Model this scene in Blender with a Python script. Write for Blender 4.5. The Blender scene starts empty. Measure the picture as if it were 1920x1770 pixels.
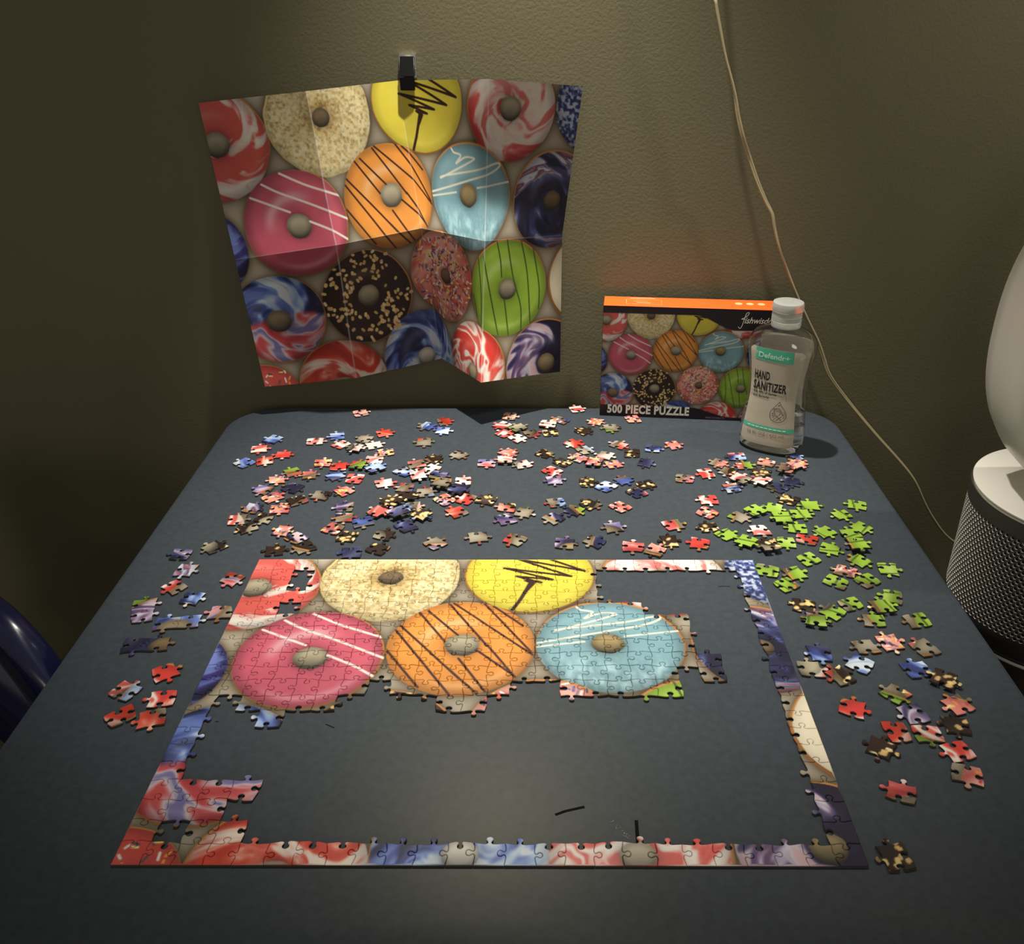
import bpy, bmesh, math, random
import numpy as np
from mathutils import Vector, Matrix
from mathutils.geometry import delaunay_2d_cdt

# ------------------------------------------------------------------ scene, camera, light
SC = bpy.context.scene
COL = SC.collection
PITCH = math.radians(27.85)
FPX, CX, CY = 1715.0, 1003.0, 885.0
TZ = 0.72                       # table top above the floor
CAMZ = TZ + 0.5334
WALLY = 1.235

cam_d = bpy.data.cameras.new('camera')
cam_d.sensor_width = 36.0
cam_d.lens = FPX / 1920 * 36
cam_d.shift_x = -(CX - 960) / 1920
cam_d.clip_start = 0.01
cam = bpy.data.objects.new('camera', cam_d)
COL.objects.link(cam)
cam.location = (0, 0, CAMZ)
cam.rotation_euler = (math.pi / 2 - PITCH, 0, 0)
SC.camera = cam

SC.view_settings.view_transform = 'Standard'
SC.view_settings.look = 'None'
SC.view_settings.gamma = 1.0
SC.view_settings.use_curve_mapping = False
SC.view_settings.exposure = 0.0

world = bpy.data.worlds.new('world')
SC.world = world
world.use_nodes = True
wb = world.node_tree.nodes['Background']
wb.inputs[0].default_value = (1.0, 0.93, 0.80, 1)
wb.inputs[1].default_value = 0.20


def lamp(name, loc, target, power, color, radius, angle, blend):
    d = bpy.data.lights.new(name, 'SPOT')
    d.energy = power
    d.color = color
    d.shadow_soft_size = radius
    d.spot_size = math.radians(angle)
    d.spot_blend = blend
    o = bpy.data.objects.new(name, d)
    COL.objects.link(o)
    o.location = loc
    o.rotation_euler = (Vector(target) - Vector(loc)).to_track_quat('-Z', 'Y').to_euler()
    return o


lamp('ceiling_spot', (-0.04, WALLY - 0.163, TZ + 1.35), (0.00, 0.965, TZ), 172, (1.0, 0.94, 0.83), 0.020, 54, 1.0)
lamp('side_spot', (0.98, WALLY - 0.30, TZ + 1.25), (0.80, WALLY, TZ + 0.3), 28, (1.0, 0.93, 0.8), 0.03, 100, 1.0)
fill_d = bpy.data.lights.new('fill_light', 'POINT')           # fill light added behind the camera to lift the wall and box front
fill_d.energy = 30
fill_d.color = (1.0, 0.92, 0.78)
fill_d.shadow_soft_size = 0.35
room = bpy.data.objects.new('fill_light', fill_d)
COL.objects.link(room)
room.location = (-0.35, -1.8, TZ + 0.75)


# ------------------------------------------------------------------ helpers
def ray(px, py):
    x = (px - CX) / FPX
    v = (py - CY) / FPX
    return Vector((x, math.cos(PITCH) - v * math.sin(PITCH), -math.sin(PITCH) - v * math.cos(PITCH)))


def tab(px, py, z=TZ):
    d = ray(px, py)
    return Vector((0, 0, CAMZ)) + d * ((z - CAMZ) / d.z)


def onY(px, py, Y):
    d = ray(px, py)
    return Vector((0, 0, CAMZ)) + d * (Y / d.y)


def lin(c):
    c = np.asarray(c, dtype=np.float64)
    return np.where(c <= 0.04045, c / 12.92, ((c + 0.055) / 1.055) ** 2.4)


def rgb(r, g, b):
    return tuple(float(t) for t in lin(np.array([r, g, b]) / 255.0)) + (1.0,)


def mat(name, color=(0.5, 0.5, 0.5, 1), rough=0.5, metal=0.0, spec=0.5, noise=None, bump=None, coat=0.0, tint=None, trans=0.0, ior=1.45):
    """Principled material; noise=(scale, amount) varies the colour, bump=(scale, strength, distance)."""
    m = bpy.data.materials.new(name)
    m.use_nodes = True
    nt = m.node_tree
    b = nt.nodes['Principled BSDF']
    b.inputs['Base Color'].default_value = color
    b.inputs['Roughness'].default_value = rough
    b.inputs['Metallic'].default_value = metal
    b.inputs['Specular IOR Level'].default_value = spec
    b.inputs['Coat Weight'].default_value = coat
    b.inputs['Transmission Weight'].default_value = trans
    b.inputs['IOR'].default_value = ior
    if tint:
        b.inputs['Specular Tint'].default_value = tint
    tc = nt.nodes.new('ShaderNodeTexCoord')
    if noise:
        n = nt.nodes.new('ShaderNodeTexNoise')
        n.inputs['Scale'].default_value = noise[0]
        n.inputs['Detail'].default_value = 5
        nt.links.new(tc.outputs['Object'], n.inputs['Vector'])
        mp = nt.nodes.new('ShaderNodeMapRange')
        mp.inputs['From Min'].default_value = 0.3
        mp.inputs['From Max'].default_value = 0.7
        mp.inputs['To Min'].default_value = 1 - noise[1]
        mp.inputs['To Max'].default_value = 1 + noise[1]
        nt.links.new(n.outputs['Fac'], mp.inputs['Value'])
        mx = nt.nodes.new('ShaderNodeVectorMath')
        mx.operation = 'SCALE'
        mx.inputs[0].default_value = color[:3]
        nt.links.new(mp.outputs['Result'], mx.inputs['Scale'])
        nt.links.new(mx.outputs['Vector'], b.inputs['Base Color'])
    if bump:
        n2 = nt.nodes.new('ShaderNodeTexNoise')
        n2.inputs['Scale'].default_value = bump[0]
        n2.inputs['Detail'].default_value = 4
        nt.links.new(tc.outputs['Object'], n2.inputs['Vector'])
        bp = nt.nodes.new('ShaderNodeBump')
        bp.inputs['Strength'].default_value = bump[1]
        bp.inputs['Distance'].default_value = bump[2]
        nt.links.new(n2.outputs['Fac'], bp.inputs['Height'])
        nt.links.new(bp.outputs['Normal'], b.inputs['Normal'])
    return m


def print_mat(name, rough, spec, coat=0.0):
    """Printed card or paper: ink colour carried by the mesh, paper grain from a noise bump."""
    m = mat(name, rough=rough, spec=spec, coat=coat, bump=(900, 0.08, 0.0004))
    nt = m.node_tree
    a = nt.nodes.new('ShaderNodeVertexColor')
    a.layer_name = 'ink'
    nt.links.new(a.outputs['Color'], nt.nodes['Principled BSDF'].inputs['Base Color'])
    return m


def link(name, me, m=None, parent=None):
    o = bpy.data.objects.new(name, me)
    COL.objects.link(o)
    if m is not None and me is not None:
        if isinstance(m, (list, tuple)):
            for k in m:
                me.materials.append(k)
        else:
            me.materials.append(m)
    if parent is not None:
        o.parent = parent
    return o


def tag(o, label=None, cat=None, group=None, kind=None):
    if label:
        o['label'] = label
    if cat:
        o['category'] = cat
    if group:
        o['group'] = group
    if kind:
        o['kind'] = kind
    return o


def empty(name, loc=(0, 0, 0), rz=0.0):
    o = bpy.data.objects.new(name, None)
    o.empty_display_size = 0.02
    COL.objects.link(o)
    o.location = loc
    o.rotation_euler = (0, 0, rz)
    return o


def mesh(name, verts, faces, smooth=False):
    me = bpy.data.meshes.new(name)
    me.from_pydata([tuple(v) for v in verts], [], faces)
    if smooth:
        me.polygons.foreach_set('use_smooth', np.ones(len(me.polygons), dtype=bool))
    me.update()
    return me


def from_bm(bm, name, smooth=False):
    me = bpy.data.meshes.new(name)
    bmesh.ops.recalc_face_normals(bm, faces=bm.faces)
    bm.to_mesh(me)
    bm.free()
    if smooth:
        me.polygons.foreach_set('use_smooth', np.ones(len(me.polygons), dtype=bool))
        me.set_sharp_from_angle(angle=math.radians(40))
    return me


def box_bm(bm, x0, x1, y0, y1, z0, z1):
    vs = [bm.verts.new(p) for p in ((x0, y0, z0), (x1, y0, z0), (x1, y1, z0), (x0, y1, z0), (x0, y0, z1), (x1, y0, z1), (x1, y1, z1), (x0, y1, z1))]
    for f in ((0, 3, 2, 1), (4, 5, 6, 7), (0, 1, 5, 4), (1, 2, 6, 5), (2, 3, 7, 6), (3, 0, 4, 7)):
        bm.faces.new([vs[i] for i in f])


def bevel_box(name, dims, bev, seg=3):
    bm = bmesh.new()
    box_bm(bm, *dims)
    bmesh.ops.bevel(bm, geom=list(bm.edges), offset=bev, segments=seg, affect='EDGES', profile=0.5)
    return from_bm(bm, name, True)


def tube_mesh(name, pts, r, n=12, caps=True):
    """Round tube swept along a list of points; r may be a list."""
    pts = [Vector(p) for p in pts]
    rs = r if isinstance(r, (list, tuple)) else [r] * len(pts)
    verts, faces = [], []
    prev = None
    for i, p in enumerate(pts):
        t = (pts[min(i + 1, len(pts) - 1)] - pts[max(i - 1, 0)]).normalized()
        if prev is None:
            up = Vector((0, 0, 1)) if abs(t.z) < 0.9 else Vector((1, 0, 0))
            a = t.cross(up).normalized()
        else:
            a = (prev - t * prev.dot(t)).normalized()
        prev = a
        b = t.cross(a)
        for k in range(n):
            an = 2 * math.pi * k / n
            verts.append(p + (a * math.cos(an) + b * math.sin(an)) * rs[i])
    for i in range(len(pts) - 1):
        for k in range(n):
            faces.append((i * n + k, i * n + (k + 1) % n, (i + 1) * n + (k + 1) % n, (i + 1) * n + k))
    if caps:
        faces.append(tuple(range(n - 1, -1, -1)))
        faces.append(tuple((len(pts) - 1) * n + k for k in range(n)))
    return mesh(name, verts, faces, True)


def smooth_path(pts, sub=8):
    pts = [Vector(p) for p in pts]
    out = []
    for i in range(len(pts) - 1):
        p0, p1, p2, p3 = pts[max(i - 1, 0)], pts[i], pts[i + 1], pts[min(i + 2, len(pts) - 1)]
        for k in range(sub):
            t = k / sub
            out.append(0.5 * ((2 * p1) + (p2 - p0) * t + (2 * p0 - 5 * p1 + 4 * p2 - p3) * t * t + (3 * p1 - p0 - 3 * p2 + p3) * t ** 3))
    out.append(pts[-1])
    return out


def lathe(name, prof, n=64, smooth=True, caps=(False, False)):
    verts, faces = [], []
    for r, z in prof:
        for k in range(n):
            a = 2 * math.pi * k / n
            verts.append((r * math.cos(a), r * math.sin(a), z))
    for i in range(len(prof) - 1):
        for k in range(n):
            faces.append((i * n + k, i * n + (k + 1) % n, (i + 1) * n + (k + 1) % n, (i + 1) * n + k))
    if caps[0]:
        faces.append(tuple(range(n - 1, -1, -1)))
    if caps[1]:
        faces.append(tuple((len(prof) - 1) * n + k for k in range(n)))
    me = mesh(name, verts, faces)
    if smooth:
        me.polygons.foreach_set('use_smooth', np.ones(len(me.polygons), dtype=bool))
        me.set_sharp_from_angle(angle=math.radians(35))
    return me


def text_verts(body, size, bold=0.0, xs=1.0, shear=0.0, spacing=1.0, align='LEFT'):
    """Flat filled lettering from the built-in font: (verts in x,y, faces)."""
    cu = bpy.data.curves.new('lettering', 'FONT')
    cu.body = body
    cu.size = size
    cu.offset = bold
    cu.shear = shear
    cu.space_character = spacing
    cu.align_x = align
    cu.resolution_u = 3
    cu.fill_mode = 'FRONT'
    ob = bpy.data.objects.new('lettering', cu)
    COL.objects.link(ob)
    me = bpy.data.meshes.new_from_object(ob.evaluated_get(bpy.context.evaluated_depsgraph_get()))
    vs = [(v.co.x * xs, v.co.y) for v in me.vertices]
    fs = [tuple(p.vertices) for p in me.polygons]
    bpy.data.objects.remove(ob)
    bpy.data.curves.remove(cu)
    bpy.data.meshes.remove(me)
    return vs, fs


def stroke_verts(pts, w):
    """A flat ribbon along 2-D points."""
    P = [Vector(p) for p in pts]
    vs, fs = [], []
    for i, p in enumerate(P):
        t = (P[min(i + 1, len(P) - 1)] - P[max(i - 1, 0)])
        t = t.normalized() if t.length > 1e-9 else Vector((1, 0))
        n = Vector((-t.y, t.x)) * (w / 2)
        vs += [tuple(p + n), tuple(p - n)]
    for i in range(len(P) - 1):
        fs.append((2 * i, 2 * i + 1, 2 * i + 3, 2 * i + 2))
    return vs, fs


def ellipse_pts(cx, cy, rx, ry, n=24):
    return [(cx + rx * math.cos(2 * math.pi * k / n), cy + ry * math.sin(2 * math.pi * k / n)) for k in range(n)]


# ------------------------------------------------------------------ the printed doughnut picture
AW = 1.37            # width of the picture, its height is 1
RES = 1200
NX, NY = int(AW * RES), RES
RNG = np.random.default_rng(11)


def vnoise(x, y, seed):
    xi = np.floor(x).astype(np.int64)
    yi = np.floor(y).astype(np.int64)
    xf = x - xi
    yf = y - yi

    def h(a, b):
        n = (a * 374761393 + b * 668265263 + seed * 974634777) & 0x7fffffff
        n = ((n ^ (n >> 13)) * 1274126177) & 0x7fffffff
        return ((n ^ (n >> 16)) & 0xffff) / 65535.0
    u = xf * xf * xf * (xf * (xf * 6 - 15) + 10)
    v = yf * yf * yf * (yf * (yf * 6 - 15) + 10)
    return (h(xi, yi) * (1 - u) + h(xi + 1, yi) * u) * (1 - v) + (h(xi, yi + 1) * (1 - u) + h(xi + 1, yi + 1) * u) * v


def fbm(x, y, seed, octv=4):
    s = np.zeros_like(x)
    a, t = 0.5, 0.0
    for o in range(octv):
        s += a * vnoise(x * 2 ** o + 17.3 * o, y * 2 ** o + 9.1 * o, seed + o * 31)
        t += a
        a *= 0.5
    return s / t


def sst(a, b, x):
    t = np.clip((x - a) / (b - a), 0, 1)
    return t * t * (3 - 2 * t)


def C(*c):
    return np.array(c, dtype=np.float64) / 255.0


YY, XX = np.mgrid[0:NY, 0:NX]
XX = (XX + 0.5) / RES
YY = (YY + 0.5) / RES
bgn = fbm(XX * 6, YY * 6, 5)
ART = C(214, 207, 190)[None, None, :] * (0.93 + 0.14 * bgn)[..., None]


def win(cx, cy, r):
    x0, x1 = max(int((cx - r) * RES), 0), min(int((cx + r) * RES) + 1, NX)
    y0, y1 = max(int((cy - r) * RES), 0), min(int((cy + r) * RES) + 1, NY)
    return slice(y0, y1), slice(x0, x1)


def over(sl, col, m):
    ART[sl] = ART[sl] * (1 - m[..., None]) + col * m[..., None]


DONUTS = {}


def shade_bg(cx, cy, r):
    sl = win(cx, cy, r * 1.5)
    x, y = XX[sl] - cx, YY[sl] - cy
    d = np.sqrt(x * x + y * y)
    k = 0.50 * np.exp(-np.clip(d - r, 0, 1) / 0.013) + 0.16 * np.exp(-np.clip(np.sqrt((x - .008) ** 2 + (y - .02) ** 2) - r, 0, 1) / 0.035)
    k = np.clip(k, 0, 0.8)
    ART[sl] *= (1 - k[..., None] * np.array([0.72, 0.80, 0.92]))


def donut(name, cx, cy, r, glaze, hole=(0, 0, 0.045), rough=0.012, dough=C(176, 112, 48), doughw=0.035, hl=0.18, edge=0.22, seed=1, holecol=C(158, 148, 122), ry=None):
    DONUTS[name] = (cx, cy, r)
    sl = win(cx, cy, r * 1.12)
    x, y = XX[sl] - cx, YY[sl] - cy
    if ry:
        y = y * (r / ry)
    d = np.sqrt(x * x + y * y)
    ang = np.arctan2(y, x)
    rw = r * (1 + rough * 2 * (fbm(np.cos(ang) * 2.2 + 5, np.sin(ang) * 2.2 + 5, seed, 3) - 0.5))
    px = 1.6 / RES
    m = sst(0, 1, (rw - d) / px + 0.5)
    # dough ring shows on the lower and side rim
    col = np.broadcast_to(dough, x.shape + (3,)) * (0.75 + 0.4 * sst(-1, 1, -y / r))[..., None]
    off = doughw * r * 0.5 * (1 + np.sin(ang * 1.0 + seed))
    gm = sst(0, 1, (rw - off - d) / px + 0.5)
    g = glaze(x, y, d, ang, r)
    q = d / r
    sh = 1 - edge * sst(0.78, 1.0, q) - 0.10 * sst(0, 1, y / r)
    g = g * sh[..., None]
    crest = np.exp(-((q - 0.52) / 0.10) ** 2) * sst(0.2, 0.95, np.cos(ang + 2.1)) * hl
    crest += 0.6 * hl * np.exp(-((q - 0.80) / 0.06) ** 2) * sst(0.5, 1, np.cos(ang - 1.35))
    g = g + (1 - g) * np.clip(crest, 0, 1)[..., None]
    col = col * (1 - gm[..., None]) + g * gm[..., None]
    over(sl, col, m)
    if hole:
        hx, hy, hr = hole
        e = np.sqrt((x - hx) ** 2 + ((y - hy) * 1.02) ** 2)
        ow = hr * (1 + 0.10 * (fbm(np.cos(ang) * 2 + 9, np.sin(ang) * 2 + 9, seed + 7, 3) - 0.5))
        over(sl, ART[sl] * 0.62, 0.7 * np.exp(-np.clip(e - ow, 0, 1) / 0.012) * (e > ow * 0.9))
        hc = holecol[None, None, :] * (1.12 - 0.55 * sst(-0.6, 1.1, (y - hy) / hr) - 0.25 * sst(0.5, 1, e / hr))[..., None]
        over(sl, hc, sst(0, 1, (ow - e) / px + 0.5))


def ramp(t, stops):
    ts = [s[0] for s in stops]
    cs = np.array([s[1] for s in stops])
    return np.stack([np.interp(t, ts, cs[:, i]) for i in range(3)], -1)


def marble(stops, seed, sc=1.3, warp=1.2, swirl=1.3, fine=0.18):
    """Two icings swirled into one another: domain-warped noise, turned with the distance from the centre."""
    def f(x, y, d, ang, r):
        u, v = x / r, y / r
        ph = swirl * d / r
        ru, rv = u * np.cos(ph) - v * np.sin(ph), u * np.sin(ph) + v * np.cos(ph)
        a = fbm(ru * 1.2 + 3, rv * 1.2 + 7, seed, 3) - 0.5
        b = fbm(ru * 1.2 + 13, rv * 1.2 + 1, seed + 3, 3) - 0.5
        t = fbm(ru * sc + 4 + warp * 2.4 * a, rv * sc * 0.75 + 4 + warp * 2.4 * b, seed + 9, 3)
        t = t + fine * (fbm(ru * 6 + 7 * a, rv * 2.6 + 7 * b, seed + 5, 4) - 0.5)
        t = np.clip((t - 0.5) * 2.5 + 0.5, 0, 1)
        return ramp(t, stops)
    return f


def flat(c, seed, var=0.06):
    def f(x, y, d, ang, r):
        n = fbm(x / r * 3 + 2, y / r * 3 + 5, seed, 4)
        return c[None, None, :] * (1 - var + 2 * var * n)[..., None]
    return f


WHITE, RED, PINKR = C(240, 233, 222), C(226, 58, 52), C(236, 128, 128)
CREAM = C(240, 214, 196)
red_white = [(0, C(222, 56, 48)), (.22, C(228, 76, 66)), (.38, C(234, 120, 108)), (.50, C(242, 200, 190)), (.62, WHITE), (.80, C(240, 226, 214)), (.92, C(238, 170, 160)), (1, C(228, 90, 80))]
pink_white = [(0, C(224, 66, 62)), (.20, C(230, 96, 92)), (.36, C(240, 168, 160)), (.48, C(244, 212, 204)), (.66, WHITE), (.84, C(243, 208, 200)), (1, C(232, 118, 112))]
navy = [(0, C(30, 34, 76)), (.28, C(50, 66, 130)), (.50, C(78, 100, 180)), (.66, C(112, 140, 212)), (.82, C(156, 184, 226)), (1, C(206, 218, 232))]
purple = [(0, C(36, 28, 54)), (.28, C(54, 48, 96)), (.46, C(78, 70, 126)), (.58, C(112, 72, 104)), (.70, C(150, 134, 172)), (.86, C(206, 200, 214)), (1, C(220, 180, 188))]

LAYOUT = dict(A=(.015, .137, .182), B=(.378, .090, .188), C=(.750, .072, .174), D=(1.111, .087, .168), E=(1.452, .060, .172),
              F=(.231, .420, .178), G=(.587, .378, .178), H=(.948, .370, .180), I=(1.305, .378, .163), J=(-.105, .478, .155),
              K=(1.476, .668, .165), L=(.103, .750, .168), M=(.440, .710, .173), N=(.786, .664, .168), O=(1.128, .672, .174),
              P=(-.005, 1.060, .146), Q=(.298, 1.022, .170), R=(.630, .972, .168), S=(.962, .970, .170), T=(1.302, .964, .166))
for k, (a, b, r) in LAYOUT.items():
    shade_bg(a, b, r)


def d_(k, glaze, **kw):
    donut(k, *LAYOUT[k], glaze, **kw)


d_('E', lambda x, y, d, a, r: ramp(np.clip((fbm((x + 1) * 95, (y + 1) * 95, 3, 2) - .5) * 3.2 + .5, 0, 1), [(0, C(46, 54, 112)), (.45, C(78, 94, 160)), (.75, C(140, 160, 210)), (1, C(190, 202, 224))]), hole=None, hl=0, seed=2)
d_('A', marble(red_white, 29), hole=(.012, 0, .042), seed=3)
d_('D', marble(pink_white, 34, 1.5, 1.4), hole=(0, 0, .040), seed=4)


def coco(x, y, d, a, r):
    n = fbm(x * 110 + 50, y * 110 + 50, 8, 3)
    n2 = fbm(x * 150 + 50, y * 110 + 50, 9, 2)
    base = ramp(np.clip((n - .5) * 2 + .5, 0, 1), [(0, C(206, 176, 112)), (.5, C(232, 212, 150)), (1, C(244, 230, 180))])
    dk = sst(.60, .80, n2)
    base = base * (1 - .20 * dk[..., None])
    core = np.exp(-((d / r - .24) / .10) ** 2)
    return base * (1 - core[..., None] * np.array([.06, .12, .24]))


d_('B', coco, hole=(0, 0, .033), rough=.05, hl=.05, edge=.12, seed=5, holecol=C(112, 92, 66), dough=C(222, 198, 132))
d_('C', flat(C(228, 210, 60), 12, .04), hole=None, hl=.10, seed=6, edge=.14)
d_('F', flat(C(204, 84, 106), 13, .07), hole=(.004, .003, .041), hl=.42, seed=7)
d_('G', flat(C(236, 148, 54), 14, .06), hole=(.003, -.004, .042), hl=.28, seed=8)
d_('H', lambda x, y, d, a, r: flat(C(120, 166, 178), 15, .05)(x, y, d, a, r) + (.16 * sst(.0, .6, y / r) * np.abs(fbm(x * 40 + 9, y * 22 + 9, 61, 4) - .5) * 4)[..., None], hole=(-.006, -.003, .040), hl=.16, seed=9, holecol=C(150, 130, 84), ry=.173)
d_('I', marble([(0, C(30, 28, 56)), (.34, C(48, 54, 102)), (.54, C(78, 86, 146)), (.66, C(150, 150, 184)), (.76, C(164, 92, 100)), (.88, C(84, 60, 96)), (1, C(196, 196, 214))], 47, 1.6, 1.5), hole=(0, .004, .034), seed=10, holecol=C(110, 90, 62))
d_('J', marble([(0, C(30, 26, 70)), (.6, C(52, 46, 120)), (1, C(110, 130, 205))], 52), hole=None, seed=11, hl=.1)
d_('K', flat(C(238, 226, 196), 16, .04), hole=None, seed=12, hl=.05, edge=.10, doughw=.06)


def half_marble(x, y, d, a, r):
    top = marble(navy, 71, 1.2, 1.2)(x, y, d, a, r)
    bot = marble([(0, C(190, 50, 58)), (.50, C(212, 78, 80)), (.66, C(220, 140, 146)), (.80, C(212, 196, 206)), (1, C(120, 112, 170))], 75, 1.2, 1.2)(x, y, d, a, r)
    k = sst(-.06, .10, y / r + .15 * x / r + .35 * (fbm(x / r * 2 + 4, y / r * 2 + 4, 77, 4) - .5))
    return top * (1 - k[..., None]) + bot * k[..., None]


d_('L', half_marble, hole=(0, .006, .044), seed=13, holecol=C(128, 112, 88))
d_('M', flat(C(46, 28, 20), 17, .15), hole=(0, -.002, .041), hl=.16, seed=14)
d_('N', marble([(0, C(226, 92, 80)), (.5, C(238, 140, 128)), (1, C(244, 176, 160))], 81), hole=(.008, 0, .030), seed=15, hl=.1, holecol=C(120, 92, 70))
d_('O', flat(C(150, 190, 54), 18, .07), hole=(.004, .006, .038), hl=.24, seed=16)
d_('P', flat(C(214, 74, 64), 19, .1), hole=None, seed=17, hl=.1)
d_('Q', marble([(0, C(190, 44, 28)), (.50, C(216, 64, 42)), (.64, C(230, 104, 82)), (.78, C(240, 190, 172)), (1, C(240, 222, 208))], 92), hole=(0, .004, .036), seed=18, hl=.1)
d_('R', marble(navy, 101, 1.4, 1.5), hole=(0, .006, .034), seed=19, holecol=C(196, 190, 176))
d_('S', marble(red_white, 113, 1.2, 1.4), hole=(-.006, .010, .034), seed=20)
d_('T', marble(purple, 122, 1.4, 1.5), hole=(.006, -.004, .036), seed=21, holecol=C(140, 122, 86))


def polyline(pts, w, col, k=None, alpha=1.0):
    pts = np.array(pts, float)
    x0, y0 = pts.min(0) - w * 2
    x1, y1 = pts.max(0) + w * 2
    sl = (slice(max(int(y0 * RES), 0), max(int(y1 * RES) + 1, 1)), slice(max(int(x0 * RES), 0), max(int(x1 * RES) + 1, 1)))
    x, y = XX[sl], YY[sl]
    if x.size == 0:
        return
    dm = np.full(x.shape, 9.0)
    for (ax, ay), (bx, by) in zip(pts[:-1], pts[1:]):
        dx, dy = bx - ax, by - ay
        t = np.clip(((x - ax) * dx + (y - ay) * dy) / max(dx * dx + dy * dy, 1e-9), 0, 1)
        dm = np.minimum(dm, np.hypot(x - ax - t * dx, y - ay - t * dy))
    m = sst(0, 1, (w / 2 - dm) * RES / 1.6 + 0.5) * alpha
    if k:
        cx, cy, r = LAYOUT[k]
        m = m * (np.hypot(x - cx, y - cy) < r * 0.995)
    over(sl, col, m)


def curve2(pts, n=8):
    return [(p.x, p.y) for p in smooth_path([Vector((a, b, 0)) for a, b in pts], n)]


CHOC, LILAC = C(52, 26, 18), C(240, 222, 214)
polyline([(.79, -.01), (.900, .056), (.72, .0), (.862, .082), (.682, .044), (.812, .097), (.716, .083), (.782, .111), (.740, .103), (.762, .116), (.745, .146)], .0085, CHOC, 'C')
polyline([(.752, .115), (.741, .150), (.727, .190), (.708, .232)], .0105, CHOC, 'C')
polyline(curve2([(.872, .221), (.882, .233), (.897, .236), (.912, .243), (.890, .268), (.929, .247), (.965, .247), (.958, .258), (.825, .315), (.840, .309), (.99, .283), (1.066, .260), (1.078, .270), (1.037, .294), (.95, .318), (.769, .367)], 4), .0065, C(226, 226, 206), 'H')
polyline([(.772, .380), (.885, .360)], .006, C(222, 224, 206), 'H')
polyline([(.985, .340), (1.13, .316)], .006, C(222, 224, 206), 'H')
for l in ([(.205, .250), (.275, .292), (.340, .322), (.400, .348)], [(.140, .278), (.191, .311), (.283, .356), (.412, .425)], [(.094, .316), (.155, .347), (.213, .376)], [(.274, .413), (.340, .450), (.396, .490)]):
    polyline(curve2(l, 5), .0075, LILAC, 'F')
for l in ([(.405, .385), (.5, .525)], [(.415, .305), (.580, .560)], [(.425, .290), (.591, .495)], [(.470, .240), (.548, .362)], [(.495, .238), (.577, .336)], [(.556, .204), (.761, .411)], [(.548, .210), (.651, .378)], [(.651, .374), (.72, .49)], [(.635, .205), (.756, .399)], [(.660, .218), (.735, .298)], [(.628, .395), (.715, .482)], [(.585, .424), (.655, .542)], [(.565, .462), (.638, .55)]):
    polyline(l, .0062, C(62, 26, 14), 'G')
for l in ([(1.078, .49), (1.099, .57), (1.106, .633)], [(1.12, .715), (1.13, .773), (1.141, .845)], [(1.127, .50), (1.158, .643), (1.192, .743), (1.195, .84)], [(1.188, .505), (1.219, .633), (1.236, .82)], [(1.24, .53), (1.271, .673), (1.271, .76)], [(1.024, .555), (1.058, .693), (1.096, .84)], [(.993, .56), (1.014, .693), (1.017, .80)], [(.966, .70), (.993, .78)]):
    polyline(curve2(l, 5), .0055, C(66, 92, 24), 'O')
pr = random.Random(5)
for i in range(150):                       # chopped nuts on the chocolate glaze
    a, q = pr.uniform(0, 6.283), pr.uniform(.40, 1.0)
    if pr.random() < .55:
        a = pr.choice((2.9, 1.3, .75, -1.2, -2.5, .2)) + pr.gauss(0, .22)
    cx, cy = LAYOUT['M'][0] + .172 * q * math.cos(a), LAYOUT['M'][1] + .172 * q * math.sin(a)
    b, l = pr.uniform(0, 3.14), pr.uniform(.0015, .0045)
    polyline([(cx - l * math.cos(b), cy - l * math.sin(b)), (cx + l * math.cos(b), cy + l * math.sin(b))], pr.uniform(.0085, .0125), C(*pr.choice(((238, 206, 128), (228, 186, 110), (244, 222, 160), (214, 176, 110)))))
SPR = ((244, 214, 90), (240, 240, 230), (244, 160, 60), (120, 110, 160), (250, 230, 150), (200, 60, 70), (70, 84, 100), (60, 60, 96))
for i in range(470):                       # sugar strands
    k = 'N' if i < 390 else 'P'
    a, q = pr.uniform(0, 6.283), pr.uniform(.22, .97) if k == 'N' else pr.uniform(.3, .98)
    R_ = LAYOUT[k][2]
    cx, cy = LAYOUT[k][0] + R_ * q * math.cos(a), LAYOUT[k][1] + R_ * q * math.sin(a)
    b, l = pr.uniform(0, 3.14), pr.uniform(.004, .008)
    polyline([(cx - l * math.cos(b), cy - l * math.sin(b)), (cx + l * math.cos(b), cy + l * math.sin(b))], .0052, C(*pr.choice(SPR)), k)
ART = np.clip(ART, 0, 1)
ART = (ART * 0.90 + ART.mean(-1, keepdims=True) * 0.10) * 0.87          # four-colour print on white card is never fully saturated
pad = np.pad(ART, ((1, 1), (1, 1), (0, 0)), mode='edge')
SOFT = (pad[1:-1, 1:-1] * 2 + pad[:-2, 1:-1] + pad[2:, 1:-1] + pad[1:-1, :-2] + pad[1:-1, 2:]) / 6.0


def ink(u, v):
    """sRGB colour of the picture at picture coordinates (u in 0..AW, v in 0..1)."""
    x = np.clip(np.asarray(u) * RES - 0.5, 0, NX - 1.001)
    y = np.clip(np.asarray(v) * RES - 0.5, 0, NY - 1.001)
    xi, yi = x.astype(int), y.astype(int)
    fx, fy = (x - xi)[..., None], (y - yi)[..., None]
    return (SOFT[yi, xi] * (1 - fx) + SOFT[yi, xi + 1] * fx) * (1 - fy) + (SOFT[yi + 1, xi] * (1 - fx) + SOFT[yi + 1, xi + 1] * fx) * fy


def paint(me, cols):
    """Per-vertex ink, linear RGB."""
    a = me.color_attributes.new('ink', 'FLOAT_COLOR', 'POINT')
    buf = np.ones((len(me.vertices), 4), dtype=np.float32)
    buf[:, :3] = cols
    a.data.foreach_set('color', buf.ravel())


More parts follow.
